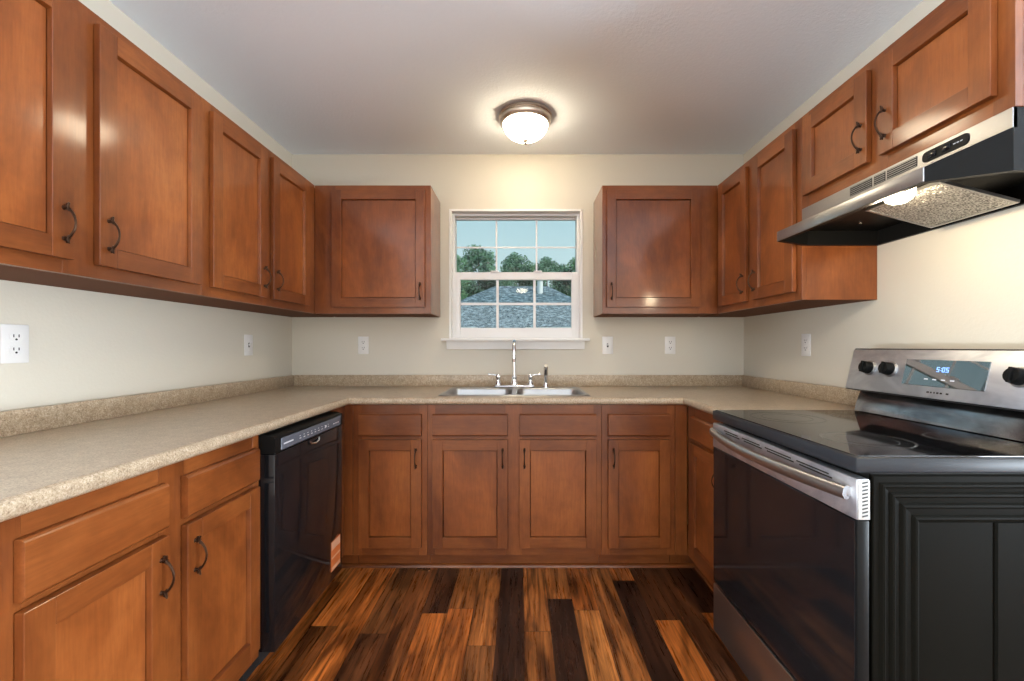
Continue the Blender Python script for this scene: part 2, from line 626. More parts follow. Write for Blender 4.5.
# window: drywall-return trim, vinyl frame, two sashes with grilles, glass
root = bpy.data.objects.new('window_1', None)
root.location = (-0.028, YB + 0.05, WZ0)
COL.objects.link(root)
root['kind'] = 'structure'
m = MB()
tk = 0.016
m.box((WX0 - .006, YB - .006, WZ0), (WX0 + tk - .006, YB + .075, WZ1 + .006), bev=.002)
m.box((WX1 - tk + .006, YB - .006, WZ0), (WX1 + .006, YB + .075, WZ1 + .006), bev=.002)
m.box((WX0 - .006, YB - .006, WZ1 - tk + .008), (WX1 + .006, YB + .075, WZ1 + .008), bev=.002)
m.build('window_casing', TRIMW, root)
fx0, fx1, fz0, fz1 = WX0 + .008, WX1 - .008, WZ0 + .003, WZ1 - .006
Y0 = YB + .045
m = MB()
fw = .018
m.box((fx0 - .008, Y0, fz0), (fx0 + fw, Y0 + .08, fz1 + .006))
m.box((fx1 - fw, Y0, fz0), (fx1 + .008, Y0 + .08, fz1 + .006))
m.box((fx0 + fw, Y0, fz1 - fw), (fx1 - fw, Y0 + .08, fz1 + .006))
m.box((fx0 + fw, Y0, fz0), (fx1 - fw, Y0 + .08, fz0 + .020))
m.build('window_frame', WHITE, root)


def sash(name, ox0, ox1, oz0, oz1, gx0, gx1, gz0, gz1, y, mw):
    s = MB()
    d = .026
    s.box((ox0, y, oz0), (gx0, y + d, oz1), bev=.0025)
    s.box((gx1, y, oz0), (ox1, y + d, oz1), bev=.0025)
    s.box((gx0, y, gz1), (gx1, y + d, oz1), bev=.0025)
    s.box((gx0, y, oz0), (gx1, y + d, gz0), bev=.0025)
    o = s.build(name, WHITE, root)
    g = MB()
    g.box((gx0 - .004, y + .012, gz0 - .004), (gx1 + .004, y + .016, gz1 + .004))
    g.build('window_pane', GLASS, o)
    g = MB()
    for k in (1, 2):
        xm = gx0 + (gx1 - gx0) * k / 3
        g.box((xm - mw / 2, y + .006, gz0), (xm + mw / 2, y + .011, gz1), bev=.001)
    zm = (gz0 + gz1) / 2
    g.box((gx0, y + .0065, zm - mw / 2), (gx1, y + .0105, zm + mw / 2), bev=.001)
    g.build('window_grille', WHITE, o)
    return o


zmid = 1.175 + (346.5 - 276) * (Y0 + .02) / F_PX
sash('upper_sash', fx0 + fw - .004, fx1 - fw + .004, zmid - .018, fz1 - fw + .004, -.434, .386, zmid + .012, 2.038, Y0 + .042, .011)
ls = sash('lower_sash', fx0 + fw - .004, fx1 - fw + .004, fz0 + .018, zmid + .024, -.401, .347, 1.300, zmid - .027, Y0 + .010, .017)
for xx in (-.17, .12):
    MB().box((xx - .028, Y0 - .002, zmid + .024), (xx + .028, Y0 + .028, zmid + .033), bev=.003, seg=2).build('sash_lock', WHITE, ls)
# stool and apron
m = MB()
m.box((-0.515, YB - .050, WZ0 - .014), (0.455, YB + .05, WZ0 + .004), bev=.005, seg=2)
m.prism([(YB - .002, WZ0 - .068), (YB - .016, WZ0 - .066), (YB - .018, WZ0 - .05), (YB - .026, WZ0 - .03), (YB - .030, WZ0 - .014), (YB - .002, WZ0 - .014)],
        -0.482, 0.424, axis=0)
struct(m.build('trim_1', TRIMW))


# ------------------------------------------------------------------ cabinetry
def pull(door_obj, M, u, v, w):
    """bow pull with flared twig ends, vertical, centred on (u,v), standing on plane w"""
    m = MB(M)
    L = .040
    arc = []
    for i in range(17):
        t_ = -1 + 2 * i / 16
        arc.append((u, v + L * t_, w + .010 + .022 * (1 - t_ * t_) ** 0.8))
    m.tube(arc, [.0024 + .0010 * abs(-1 + 2 * i / 16) for i in range(17)], 8)
    for s in (-1, 1):
        # foot on the door, twig tips flaring past the bow, crossing collar
        m.tube([(u, v + s * L, w), (u, v + s * L, w + .003), (u, v + s * L, w + .012)], [.0065, .0045, .0038], 10)
        m.tube([(u, v + s * (L - .008), w + .016), (u, v + s * (L + .002), w + .011), (u - .002, v + s * (L + .013), w + .017)], [.0032, .0042, .0020], 8)
        m.tube([(u, v + s * L, w + .011), (u + .003, v + s * (L + .011), w + .006)], [.0040, .0022], 8)
        m.tube([(u - .0065, v + s * (L - .001), w + .011), (u + .0065, v + s * (L - .001), w + .011)], [.0026, .0026], 8)
    return m.build('pull', BRONZE, door_obj)


def make_door(root_, M, hmat, u0, u1, v0, v1, pulls=None, sw=.053, rw=.054, w0=.0015, t_=.0185, name='door'):
    m = MB(M)
    wt = w0 + t_
    bv = .0010
    m.box((u0, v0, w0), (u0 + sw, v1, wt), 0, bv)
    m.box((u1 - sw, v0, w0), (u1, v1, wt), 0, bv)
    m.box((u0 + sw, v0, w0), (u1 - sw, v0 + rw, wt), 1, .0005)
    m.box((u0 + sw, v1 - rw, w0), (u1 - sw, v1, wt), 1, .0005)
    a0, a1, b0, b1 = u0 + sw, u1 - sw, v0 + rw, v1 - rw
    c, dz = .0022, .0120
    out = [(a0, b0, wt - .001), (a1, b0, wt - .001), (a1, b1, wt - .001), (a0, b1, wt - .001)]
    inn = [(a0 + c, b0 + c, wt - dz), (a1 - c, b0 + c, wt - dz), (a1 - c, b1 - c, wt - dz), (a0 + c, b1 - c, wt - dz)]
    for i in range(4):
        j = (i + 1) % 4
        m.faces([out[i], out[j], inn[j], inn[i]], [(0, 1, 2, 3)], 1 if i in (0, 2) else 0)
    d = m.build(name, [WV, hmat], root_)
    p = MB(M)
    p.box((a0 + c + .002, b0 + c + .002, w0 + .002), (a1 - c - .002, b1 - c - .002, wt - dz))
    p.build('door_panel', WP, d)
    if pulls:
        pull(d, M, pulls[0], pulls[1], wt - .001)
    return d


def make_drawer(root_, M, hmat, u0, u1, v0, v1, name='drawer_front'):
    m = MB(M)
    # slab with a moulded front edge
    w0, w1, w2 = .0015, .0125, .0200
    i1, i2 = .0, .0055
    loops = []
    for ins, ww in ((0, w0), (0, w1), (.003, w1 + .004), (i2, w2 - .001), (i2 + .002, w2)):
        iu = ins * .18
        loops.append([(u0 + iu, v0 + ins, ww), (u1 - iu, v0 + ins, ww), (u1 - iu, v1 - ins, ww), (u0 + iu, v1 - ins, ww)])
    vs = [p for lp in loops for p in lp]
    fs = [(3, 2, 1, 0), tuple(range(len(vs) - 4, len(vs)))]
    for a in range(len(loops) - 1):
        for i in range(4):
            j = (i + 1) % 4
            fs.append((a * 4 + i, a * 4 + j, a * 4 + 4 + j, a * 4 + 4 + i))
    m.faces(vs, fs)
    return m.build(name, hmat, root_, smooth=20)


def cabinet(name, label, cat, group, M, hmat, u0, u1, v0, v1, depth, stiles, rails, toe=False, top=True, ext=(0, 0)):
    bottom_lift = .012 if toe else .0002
    cpt = M @ Vector(((u0 + u1) / 2, 0 if toe else v0, -depth / 2))
    r = thing(name, label, cat, cpt, group)
    g = .0006
    m = MB(M)
    c0, c1 = u0 + g - ext[0], u1 - g + ext[1]
    th = .015
    m.box((c0, v0 + .0, -depth), (c0 + th, v1, -.019), 0)
    m.box((c1 - th, v0 + .0, -depth), (c1, v1, -.019), 0)
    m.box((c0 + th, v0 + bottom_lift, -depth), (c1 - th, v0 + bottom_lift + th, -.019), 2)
    m.box((c0 + th, v0 + bottom_lift + th, -depth), (c1 - th, v1 - (th if top else 0), -depth + .006), 0)
    if top:
        m.box((c0 + th, v1 - th, -depth), (c1 - th, v1, -.019), 1)
    if not toe:
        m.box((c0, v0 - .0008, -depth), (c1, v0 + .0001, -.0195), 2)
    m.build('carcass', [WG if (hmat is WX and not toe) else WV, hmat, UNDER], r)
    m = MB(M)
    for (a, b_) in stiles:
        m.box((max(a, u0 + g), v0, -.019), (min(b_, u1 - g), v1, 0), 0, .0008)
    for (a, b_, c, d) in rails:
        m.box((a, c, -.019), (b_, d, -.0004), 1)
    m.build('face_frame', [WV, hmat], r)
    if toe:
        m = MB(M)
        m.box((u0 + g, .0, -.090), (u1 - g, v0 + bottom_lift, -.076))
        m.build('toe_kick', hmat, r)
    return r


ML, MR, MBk = frame_left(UL), frame_right(UR), frame_back(UB)
UV0, UV1 = 1.369, 2.123
DV0, DV1 = 1.406, 2.090
PV = 1.497
DEPL, DEPR, DEPB = UL - XL - .003, XR - UR - .003, YB - UB - .003
UG = 'wall cabinets'


def upper_rails(spans):
    o = []
    for a, b_ in spans:
        o += [(a, b_, UV0, UV0 + .050), (a, b_, UV1 - .046, UV1)]
    return o


c = cabinet('wall_cabinet', 'stained maple wall cabinet with two tall doors above the near end of the left counter', 'cabinet', UG, ML, WY,
            .693, 1.607, UV0, UV1, DEPL, [(.693, .756), (1.119, 1.212), (1.576, 1.607)], upper_rails([(.756, 1.119), (1.212, 1.576)]))
make_door(c, ML, WY, .743, 1.131, DV0, DV1, (1.131 - .026, PV))
make_door(c, ML, WY, 1.200, 1.588, DV0, DV1, (1.200 + .026, PV))
c = cabinet('wall_cabinet', 'stained maple wall cabinet with two narrow doors in the left back corner', 'cabinet', UG, ML, WY,
            1.607, 2.495, UV0, UV1, DEPL, [(1.607, 1.658), (1.985, 2.061), (2.388, 2.495)], upper_rails([(1.658, 1.985), (2.061, 2.388)]), ext=(0, .30))
make_door(c, ML, WY, 1.646, 1.997, DV0, DV1, (1.997 - .026, PV))
make_door(c, ML, WY, 2.049, 2.400, DV0, DV1, (2.049 + .026, PV))
c = cabinet('wall_cabinet', 'single door maple wall cabinet on the back wall left of the window', 'cabinet', UG, MBk, WX,
            UL, -.524, UV0, UV1, DEPB, [(UL, -1.087), (-.570, -.524)], upper_rails([(-1.087, -.570)]))
make_door(c, MBk, WX, -1.099, -.5575, DV0, DV1, (-.5575 - .026, PV))
c = cabinet('wall_cabinet', 'single door maple wall cabinet on the back wall right of the window', 'cabinet', UG, MBk, WX,
            .484, UR, UV0, UV1, DEPB, [(.484, .520), (1.041, UR)], upper_rails([(.520, 1.041)]))
make_door(c, MBk, WX, .508, 1.053, DV0, DV1, (.508 + .026, PV))
c = cabinet('wall_cabinet', 'maple wall cabinet with two narrow doors in the right back corner beside the hood', 'cabinet', UG, MR, WY,
            1.75, 2.495, UV0, UV1, DEPR, [(1.75, 1.795), (2.084, 2.166), (2.440, 2.495)], upper_rails([(1.795, 2.084), (2.166, 2.440)]), ext=(0, .30))
make_door(c, MR, WY, 2.154, 2.452, DV0, DV1, (2.154 + .026, PV))
make_door(c, MR, WY, 1.783, 2.096, DV0, DV1, (2.096 - .026, PV))
HV0 = 1.741
c = cabinet('wall_cabinet', 'short two door maple wall cabinet mounted directly over the range hood', 'cabinet', UG, MR, WY,
            .996, 1.7495, HV0, UV1, DEPR, [(.996, 1.0433), (1.3435, 1.4137), (1.708, 1.7495)],
            [(a, b_, c_, d_) for a, b_ in ((1.0433, 1.3435), (1.4137, 1.708)) for c_, d_ in ((HV0, HV0 + .056), (UV1 - .046, UV1))])
make_door(c, MR, WY, 1.4017, 1.720, 1.785, DV1, (1.4017 + .022, 1.876))
make_door(c, MR, WY, 1.0313, 1.3555, 1.785, DV1, (1.3555 - .026, 1.876))

# base cabinets
NL, NR, NB = frame_left(BL), frame_right(BR), frame_back(BB)
BV0, BV1 = .098, .8745
D0, D1, W0, W1 = .141, .696, .714, .828
BPV = .604
BG = 'base cabinets'


def base_rails(spans):
    o = []
    for a, b_ in spans:
        o += [(a, b_, BV0, .155), (a, b_, .684, .726), (a, b_, .816, BV1)]
    return o


bdl, bdr, bdb = BL - XL - .004, XR - BR - .004, YB - BB - .004
c = cabinet('base_cabinet', 'two drawer two door maple base cabinet at the near end of the left counter', 'cabinet', BG, NL, WY,
            .715, 1.475, BV0, BV1, bdl, [(.715, .772), (1.065, 1.147), (1.440, 1.475)], base_rails([(.772, 1.065), (1.147, 1.440)]), toe=True, top=False)
for a, b_, pu in ((.760, 1.077, 1.077 - .026), (1.135, 1.452, 1.135 + .026)):
    make_drawer(c, NL, WY, a, b_, W0, W1)
    make_door(c, NL, WY, a, b_, D0, D1, (pu, BPV))
c = cabinet('base_cabinet', 'narrow maple base cabinet in the left back corner beside the dishwasher', 'cabinet', BG, NB, WX,
            -.862, -.478, BV0, BV1, bdb, [(-.862, -.816), (-.519, -.478)], base_rails([(-.816, -.519)]), toe=True, top=False)
make_drawer(c, NB, WX, -.828, -.5066, W0, W1)
make_door(c, NB, WX, -.828, -.5066, D0, D1, (-.5066 - .026, BPV))
m = MB(NB)
m.box((BL + .002, BV0, -.019), (-.8635, BV1, .0015), 0, .001)
m.box((BL - .085, 0, -.090), (-.8635, BV0 + .015, -.076), 0)
m.box((BL - .018, BV0, -.019), (BL + .0015, BV1, .145), 0)
m.build('corner_filler', WV, c)
c = cabinet('base_cabinet', 'wide two door maple sink base cabinet below the window and sink', 'cabinet', BG, NB, WX,
            -.478, .42, BV0, BV1, bdb, [(-.478, -.4374), (-.0755, .0105), (.380, .42)], base_rails([(-.4374, -.0755), (.0105, .380)]), toe=True, top=False)
for a, b_, pu in ((-.4494, -.0635, -.0635 - .026), (-.0015, .392, -.0015 + .024)):
    make_drawer(c, NB, WX, a, b_, W0, W1, 'false_drawer_front')
    make_door(c, NB, WX, a, b_, D0, D1, (pu, BPV))
c = cabinet('base_cabinet', 'narrow maple base cabinet on the back wall right of the sink base', 'cabinet', BG, NB, WX,
            .42, .80, BV0, BV1, bdb, [(.42, .4644), (.7587, .80)], base_rails([(.4644, .7587)]), toe=True, top=False)
make_drawer(c, NB, WX, .4524, .7707, W0, W1)
make_door(c, NB, WX, .4524, .7707, D0, D1, (.4524 + .026, BPV))
m = MB(NB)
m.box((.8015, BV0, -.019), (BR - .002, BV1, .0015), 0, .001)
m.box((.8015, 0, -.090), (BR + .090, BV0 + .015, -.076), 0)
m.box((BR + .077, 0, -.075), (BR + .090, BV0 + .015, .001), 0)
m.build('corner_filler', WV, c)
c = cabinet('base_cabinet', 'maple base cabinet on the right wall squeezed between corner and range', 'cabinet', BG, NR, WY,
            1.738, 2.188, BV0, BV1, bdr, [(1.738, 1.787), (2.103, 2.188)], base_rails([(1.787, 2.103)]), toe=True, top=False)
make_drawer(c, NR, WY, 1.775, 2.117, W0, W1)
make_door(c, NR, WY, 1.775, 2.117, D0, D1, (1.775 + .026, BPV))

# shoe moulding at the toe kicks
q = [(0, 0), (.017, 0), (.0165, .005), (.0125, .0125), (.005, .0165), (0, .018)]
struct(MB().prism([(2.266 - a, b_) for a, b_ in q], BL - .05, BR + .055, axis=0).build('trim_2', WX))
struct(MB().prism([(BR + .0755 - a, b_) for a, b_ in q], 1.738, 2.249, axis=1).build('trim_3', WY))
struct(MB().prism([(BL - .0755 + a, b_) for a, b_ in q], .717, 1.474, axis=1).build('trim_4', WY))

# ------------------------------------------------------------------ worktop
CXL, CXR, CY = -.871, .8325, 2.165
CYN, CYR = .700, 1.734
ct = thing('countertop', 'speckled beige laminate countertop running in a U along three walls', 'countertop', (0, 2.5, .876))
TH = .038
NOS = .016      # nosing radius area
SX0, SX1, SY0, SY1 = -.425, .364, 2.232, 2.675     # hole for the sink


def slab(m, x0, y0, x1, y1):
    m.box((x0, y0, ZT - TH), (x1, y1, ZT))


m = MB()
LW, RW, BW = XL + .002, XR - .002, YB - .002
xa, xb, ya = CXL - NOS, CXR + NOS, CY + NOS
slab(m, LW, CYN, xa, BW)
slab(m, xb, CYR, RW, BW)
slab(m, xa, ya, SX0, BW)
slab(m, SX1, ya, xb, BW)
slab(m, SX0, ya, SX1, SY0)
slab(m, SX0, SY1, SX1, BW)
# rolled front edge, mitred at both inner corners
prof = []
for i in range(9):
    a = math.pi / 2 - math.pi * i / 8
    rr_ = TH / 2
    prof.append((NOS * (math.cos(a) ** 0.8 if math.cos(a) > 1e-6 else 0), ZT - rr_ + rr_ * math.sin(a)))
path = [((xa, CYN), (1, 0)), ((xa, ya), (1, -1)), ((xb, ya), (-1, -1)), ((xb, CYR), (-1, 0))]
vs, fs = [], []
for (px, py), (dx, dy) in path:
    for o_, z_ in prof:
        vs.append((px + dx * o_, py + dy * o_, z_))
k = len(prof)
for s in range(len(path) - 1):
    for i in range(k - 1):
        fs.append((s * k + i, s * k + i + 1, (s + 1) * k + i + 1, (s + 1) * k + i))
fs.append(tuple(range(k)))
fs.append(tuple(range((len(path) - 1) * k, len(path) * k)))
m.faces(vs, fs)
m.build('worktop', LAM, ct, smooth=50)
m = MB()
BSZ, BST = .988, .020
m.box((LW, CYN, ZT), (LW + BST, BW, BSZ), bev=.003, seg=2)
m.box((LW + BST, BW - BST, ZT), (RW - BST, BW, BSZ), bev=.003, seg=2)
m.box((RW - BST, CYR, ZT), (RW, BW, BSZ), bev=.003, seg=2)
m.build('backsplash', LAM, ct)

# ------------------------------------------------------------------ sink
sk = thing('kitchen_sink', 'double bowl stainless steel drop-in sink set in the counter below the window', 'sink', (-.03, 2.45, ZT))
m = MB()
ox0, ox1, oy0, oy1 = -.436, .375, 2.220, 2.690


def rrect(x0, x1, y0, y1, r_, z, seg=6):
    o = []
    for cx_, cy_, a0 in ((x1 - r_, y1 - r_, 0), (x0 + r_, y1 - r_, 90), (x0 + r_, y0 + r_, 180), (x1 - r_, y0 + r_, 270)):
        for i in range(seg + 1):
            a = R(a0 + 90 * i / seg)
            o.append((cx_ + r_ * math.cos(a), cy_ + r_ * math.sin(a), z))
    return o


b1 = (-.414, -.044, 2.244, 2.592)
b2 = (-.020, .353, 2.244, 2.592)
zt = ZT + .006
tb = bmesh.new()


def loop_edges(pts):
    v = [tb.verts.new(p) for p in pts]
    return v, [tb.edges.new((v[i], v[(i + 1) % len(v)])) for i in range(len(v))]


vo, eo = loop_edges(rrect(ox0 + .006, ox1 - .006, oy0 + .006, oy1 - .006, .03, zt))
v1, e1 = loop_edges(rrect(*b1, .055, zt))
v2, e2 = loop_edges(rrect(*b2, .055, zt))
bmesh.ops.triangle_fill(tb, edges=eo + e1 + e2, use_beauty=True)
skirt = [tb.verts.new(p) for p in rrect(ox0, ox1, oy0, oy1, .034, ZT + .0008)]
for i in range(len(vo)):
    j = (i + 1) % len(vo)
    tb.faces.new([vo[i], vo[j], skirt[j], skirt[i]])
for vv, bb_ in ((v1, b1), (v2, b2)):
    prev = vv
    for ins, z_, r_ in ((.004, zt - .004, .055), (.007, zt - .012, .055), (.016, .758, .055), (.024, .738, .06), (.040, .728, .07)):
        cur = [tb.verts.new(p) for p in rrect(bb_[0] + ins, bb_[1] - ins, bb_[2] + ins, bb_[3] - ins, r_, z_)]
        for i in range(len(cur)):
            j = (i + 1) % len(cur)
            tb.faces.new([prev[i], prev[j], cur[j], cur[i]])
        prev = cur
    tb.faces.new(prev)
m._merge(tb, 0)
m.build('sink_basin', SINKM, sk, smooth=40)
for bb_ in (b1, b2):
    cx_, cy_ = (bb_[0] + bb_[1]) / 2, (bb_[2] + bb_[3]) / 2
    MB().lathe([(0, .7325), (.018, .7325), (.024, .731), (.040, .7345), (.045, .7335), (.045, .7285), (0, .7285)], (cx_, cy_, 0), seg=28).build('drain_strainer', CHROME, sk)

# faucet
FX, FY, FZ = -.035, 2.635, zt
fc = thing('faucet', 'chrome gooseneck kitchen faucet with two lever handles behind the sink', 'faucet', (FX, FY, FZ))
m = MB()
m.box((FX - .125, FY - .024, FZ), (FX + .125, FY + .024, FZ + .018), bev=.010, seg=3)
m.build('base_plate', CHROME, fc, smooth=50)
m = MB()
m.lathe([(.0, .016), (.024, .016), (.024, .030), (.018, .042), (.016, .060), (.018, .064), (.018, .070), (.0125, .076), (0, .076)], (FX, FY, FZ), seg=24)
pts = [(FX, FY, FZ + .07), (FX, FY, FZ + .15), (FX, FY, FZ + .215)]
ra = .072
for i in range(1, 15):
    a = math.pi * i / 14 * 1.06
    pts.append((FX, FY - ra + ra * math.cos(a), FZ + .215 + ra * math.sin(a)))
m.tube(pts, .0110, 14)
p = pts[-1]
m.tube([p, (p[0], p[1] + .002, p[2] - .012), (p[0], p[1] + .004, p[2] - .038)], [.0125, .0145, .0135], 14)
m.build('spout', CHROME, fc, smooth=50)
for s in (-1, 1):
    hx = FX + s * .100
    m = MB()
    m.lathe([(0, .016), (.022, .016), (.022, .026), (.015, .034), (.013, .055), (.017, .062), (.017, .074), (.010, .084), (0, .086)], (hx, FY, FZ), seg=20)
    m.tube([(hx, FY, FZ + .072), (hx + s * .02, FY - .004, FZ + .078), (hx + s * .045, FY - .010, FZ + .082), (hx + s * .058, FY - .012, FZ + .083), (hx + s * .064, FY - .013, FZ + .083)],
           [.0065, .0055, .0060, .0085, .0050], 10)
    m.build('lever_handle', CHROME, fc, smooth=50)
sp_ = thing('side_sprayer', 'slim chrome and black side sprayer standing right of the faucet', 'sprayer', (.160, FY, FZ))
m = MB()
m.lathe([(0, 0), (.024, 0), (.024, .006), (.017, .016), (.015, .030), (0, .030)], (.160, FY, FZ), seg=20)
m.build('sprayer_base', CHROME, sp_, smooth=50)
m = MB()
m.tube([(.160, FY, FZ + .028), (.160, FY, FZ + .07), (.160, FY - .002, FZ + .105), (.160, FY - .010, FZ + .125), (.160, FY - .024, FZ + .136)],
       [.0105, .0135, .0140, .0145, .0120], 14)
m.build('spray_wand', CHROME, sp_, smooth=50)
MB().box((.156, FY - .020, FZ + .075), (.164, FY - .011, FZ + .118), bev=.003, seg=2).build('trigger', BLKS, sp_)

# ------------------------------------------------------------------ dishwasher
dw = thing('dishwasher', 'glossy black built-in dishwasher under the left counter with orange sticker', 'dishwasher', (-1.15, 1.76, 0))
u0, u1 = 1.479, 2.038
m = MB(NL)
m.box((u0 + .006, .06, -.57), (u1 - .006, .866, -.003))
m.build('tub_body', BLKM, dw)
m = MB(NL)
m.box((u0, .108, -.002), (u1, .797, .053), 0, .0015, 2)
m.build('dishwasher_door', BLKG, dw)
m = MB(NL)
prf = [(.799, -.002), (.799, .052), (.803, .056), (.852, .055), (.858, .049), (.864, .020), (.864, -.002)]
# profile pairs are (v, w), extruded along u
m.prism(prf, u0, u1, axis=0)
cp = m.build('control_panel', BLKS, dw)
m = MB(NL)
m.box((u0 + .035, .805, .0545), (u1 - .025, .847, .0572), 0, .0012)
m.build('control_strip', SLATE, cp)
m = MB(NL)
m.box((u0 + .05, .822, .0570), (u0 + .115, .827, .0576))
m.build('brand_marking', MARKM, cp)
m = MB(NL)
for k_ in range(9):
    m.box((u0 + .16 + k_ * .030, .819, .0570), (u0 + .172 + k_ * .030, .8215, .0576))
    m.box((u0 + .16 + k_ * .030, .829, .0570), (u0 + .168 + k_ * .030, .831, .0576))
m.build('button_markings', MARKM, cp)
m = MB(NL)
m.box((u1 - .185, .821, .0570), (u1 - .172, .830, .0576))
m.build('indicator_light', MARKM, cp)
m = MB(NL)
for k_ in range(3):
    m.box((u1 - .105 + k_ * .022, .820, .0570), (u1 - .090 + k_ * .022, .8235, .0576))
m.build('cycle_markings', MARKM, cp)
# latch pocket in the middle of the panel's lower edge
m = MB(NL)
uc = (u0 + u1) / 2
m.prism([(uc - .045, .799), (uc + .045, .799), (uc + .034, .778), (uc + .018, .772), (uc - .018, .772), (uc - .034, .778)], .0525, .0565, axis=2, bev=.0015)
lt = m.build('latch_pocket', BLKG, dw)
m = MB(NL)
m.tube([(uc - .040, .791, .057), (uc - .030, .780, .060), (uc, .776, .062), (uc + .030, .780, .060), (uc + .040, .791, .057)], [.003, .004, .0045, .004, .003], 8)
m.build('latch_lip', CHROME, lt)
MB(NL).box((u0, .0, -.075), (u1, .098, -.055)).build('toe_plate', BLKM, dw)
m = MB(NL)
m.box((1.922, .150, .0525), (2.018, .284, .0538), 0)
stk = m.build('sticker', ORANGE, dw)
stk['label'] = 'orange striped paper sticker'
m = MB(NL)
for a, b_ in ((.153, .168), (.205, .214), (.245, .281)):
    m.box((1.925, a, .0536), (2.015, b_, .0542))
m.build('sticker_band', STICKL, stk)

# ------------------------------------------------------------------ range
rg = thing('range', 'black and stainless electric range with smooth glass cooktop against the right wall', 'stove', (1.12, 1.355, 0))
Y0r, Y1r = .988, 1.724
SXr = .8246
m = MB()
m.box((SXr + .002, Y0r + .012, .035), (1.462, Y1r, .876))
m.build('range_body', BLKM, rg)
for xx in (.87, 1.42):
    for yy in (Y0r + .05, Y1r - .05):
        MB().lathe([(0, 0), (.018, 0), (.018, .006), (.010, .012), (.010, .036), (0, .036)], (xx, yy, 0), seg=14).build('levelling_foot', BLKM, rg)
# embossed side panel facing the camera: profile of nested ridges
m = MB()
xs0, xs1, zs0, zs1 = SXr, 1.455, .040, .8735
h = []          # (inset, height toward viewer)
for ctr in (.0250, .0475, .0725, .1010):
    h += [(ctr - .009, 0.0), (ctr - .004, .0045), (ctr + .001, .0050), (ctr + .005, .0015)]
h = [(0, -.010), (0, -.002), (.003, 0)] + h + [(.1095, 0), (.112, -.0040)]
vs, fs = [], []
for ins, hh in h:
    y_ = Y0r + .004 - hh
    vs += [(xs0 + ins, y_, zs0 + ins), (xs1 - ins, y_, zs0 + ins), (xs1 - ins, y_, zs1 - ins), (xs0 + ins, y_, zs1 - ins)]
for a in range(len(h) - 1):
    for i in range(4):
        j = (i + 1) % 4
        fs.append((a * 4 + i, a * 4 + j, a * 4 + 4 + j, a * 4 + 4 + i))
# inner field: sunken panel on the left, plain field on the right
yi = Y0r + .004 + .0040
kx = [xs0 + .112, 1.110, 1.113, 1.117, 1.120, xs1 - .112]
zb, zt_ = zs0 + .112, zs1 - .112
b0 = len(vs)
for x_, y_ in ((kx[0], yi), (kx[1], yi), (kx[2], yi + .003), (kx[3], yi + .003), (kx[4], yi - .003), (kx[5], yi - .003)):
    vs += [(x_, y_, zb), (x_, y_, zt_)]
for a in range(5):
    fs.append((b0 + a * 2, b0 + a * 2 + 1, b0 + a * 2 + 3, b0 + a * 2 + 2))
m.faces(vs, fs)
sp2 = m.build('side_panel', OLIVE, rg, smooth=8)
sp2['label'] = 'charcoal enamel side panel with embossed nested ridges'
# cooktop
m = MB()
m.box((.782, Y0r - .002, .880), (1.405, Y1r + .002, .916), 0, .006, 2)
cooktop = m.build('cooktop', EDGEM, rg)
m = MB()
m.box((.792, Y0r + .006, .9155), (1.385, Y1r - .006, .9185), 0, .0012)
cg = m.build('cooktop_glass', COOKG, cooktop)
for (bx, by, r_) in ((.965, 1.535, .118), (.955, 1.170, .105), (1.225, 1.545, .078), (1.235, 1.180, .085)):
    m = MB()
    for ro, ri in ((r_, r_ - .006), (r_ * .68, r_ * .68 - .003)):
        seg = 48
        vs = []
        for k_ in range(seg):
            a = 2 * math.pi * k_ / seg
            vs += [(bx + ro * math.cos(a), by + ro * math.sin(a), .9187), (bx + ri * math.cos(a), by + ri * math.sin(a), .9187)]
        m.faces(vs, [(2 * k_, 2 * ((k_ + 1) % seg), 2 * ((k_ + 1) % seg) + 1, 2 * k_ + 1) for k_ in range(seg)])
    m.build('burner_ring', RINGM, cooktop)
# oven door
m = MB()
DX0, DX1 = .786, .8145
m.box((DX0, Y0r + .000, .226), (DX1, Y1r, .7690), 0, .003, 2)
od = m.build('oven_door', BLKS, rg)
m = MB()
m.box((DX0 - .0022, Y0r + .006, .232), (DX0 + .002, Y1r - .006, .7675), 0, .001)
m.build('door_glass', BLKG, od)
m = MB()
m.box((DX0 - .002, Y0r - .001, .7695), (DX1, Y1r + .001, .8665), 0, .004, 2)
dt = m.build('door_top_rail', STEELR, od)
MB().box((DX0 + .0005, Y0r - .0026, .7715), (DX1 - .0005, Y0r, .8645), 0, .0008).build('end_cap', CAPM, dt)
m = MB()
for k_ in range(10):     # slots in the end cap
    zc_ = .779 + k_ * .0086
    m.prism([(.7955, zc_ - .0015), (.8085, zc_ + .0015), (.8085, zc_ + .0050), (.7955, zc_ + .0020)], Y0r - .0032, Y0r + .002, axis=1)
m.build('end_vent', SLOT, dt)
for k_, (ya_, yb_) in enumerate(((1.065, 1.190), (1.215, 1.345), (1.375, 1.485), (1.515, 1.615))):
    m = MB()
    m.box((DX0 - .0028, ya_, .8425), (DX0 + .002, yb_, .8462))
    m.box((DX0 - .0028, ya_ + .012, .8500), (DX0 + .002, yb_ + .012, .8537))
    m.build('vent_slot', SLOT, dt)

m = MB()
pts, rad = [], []
for i in range(25):
    t_ = i / 24
    y_ = 1.004 + (1.706 - 1.004) * t_
    s_ = 2 * t_ - 1
    pts.append((DX0 - .012 - .042 * (1 - s_ ** 2), y_, .829 + .004 * t_))
    rad.append(.0145)
m.tube(pts, rad, 16, sq=(.85, 1.15))
for y_ in (1.016, 1.694):
    m.box((DX0 - .020, y_ - .012, .818), (DX0 + .001, y_ + .012, .842), 0, .004, 2)
m.build('oven_handle', STEEL, od, smooth=50)
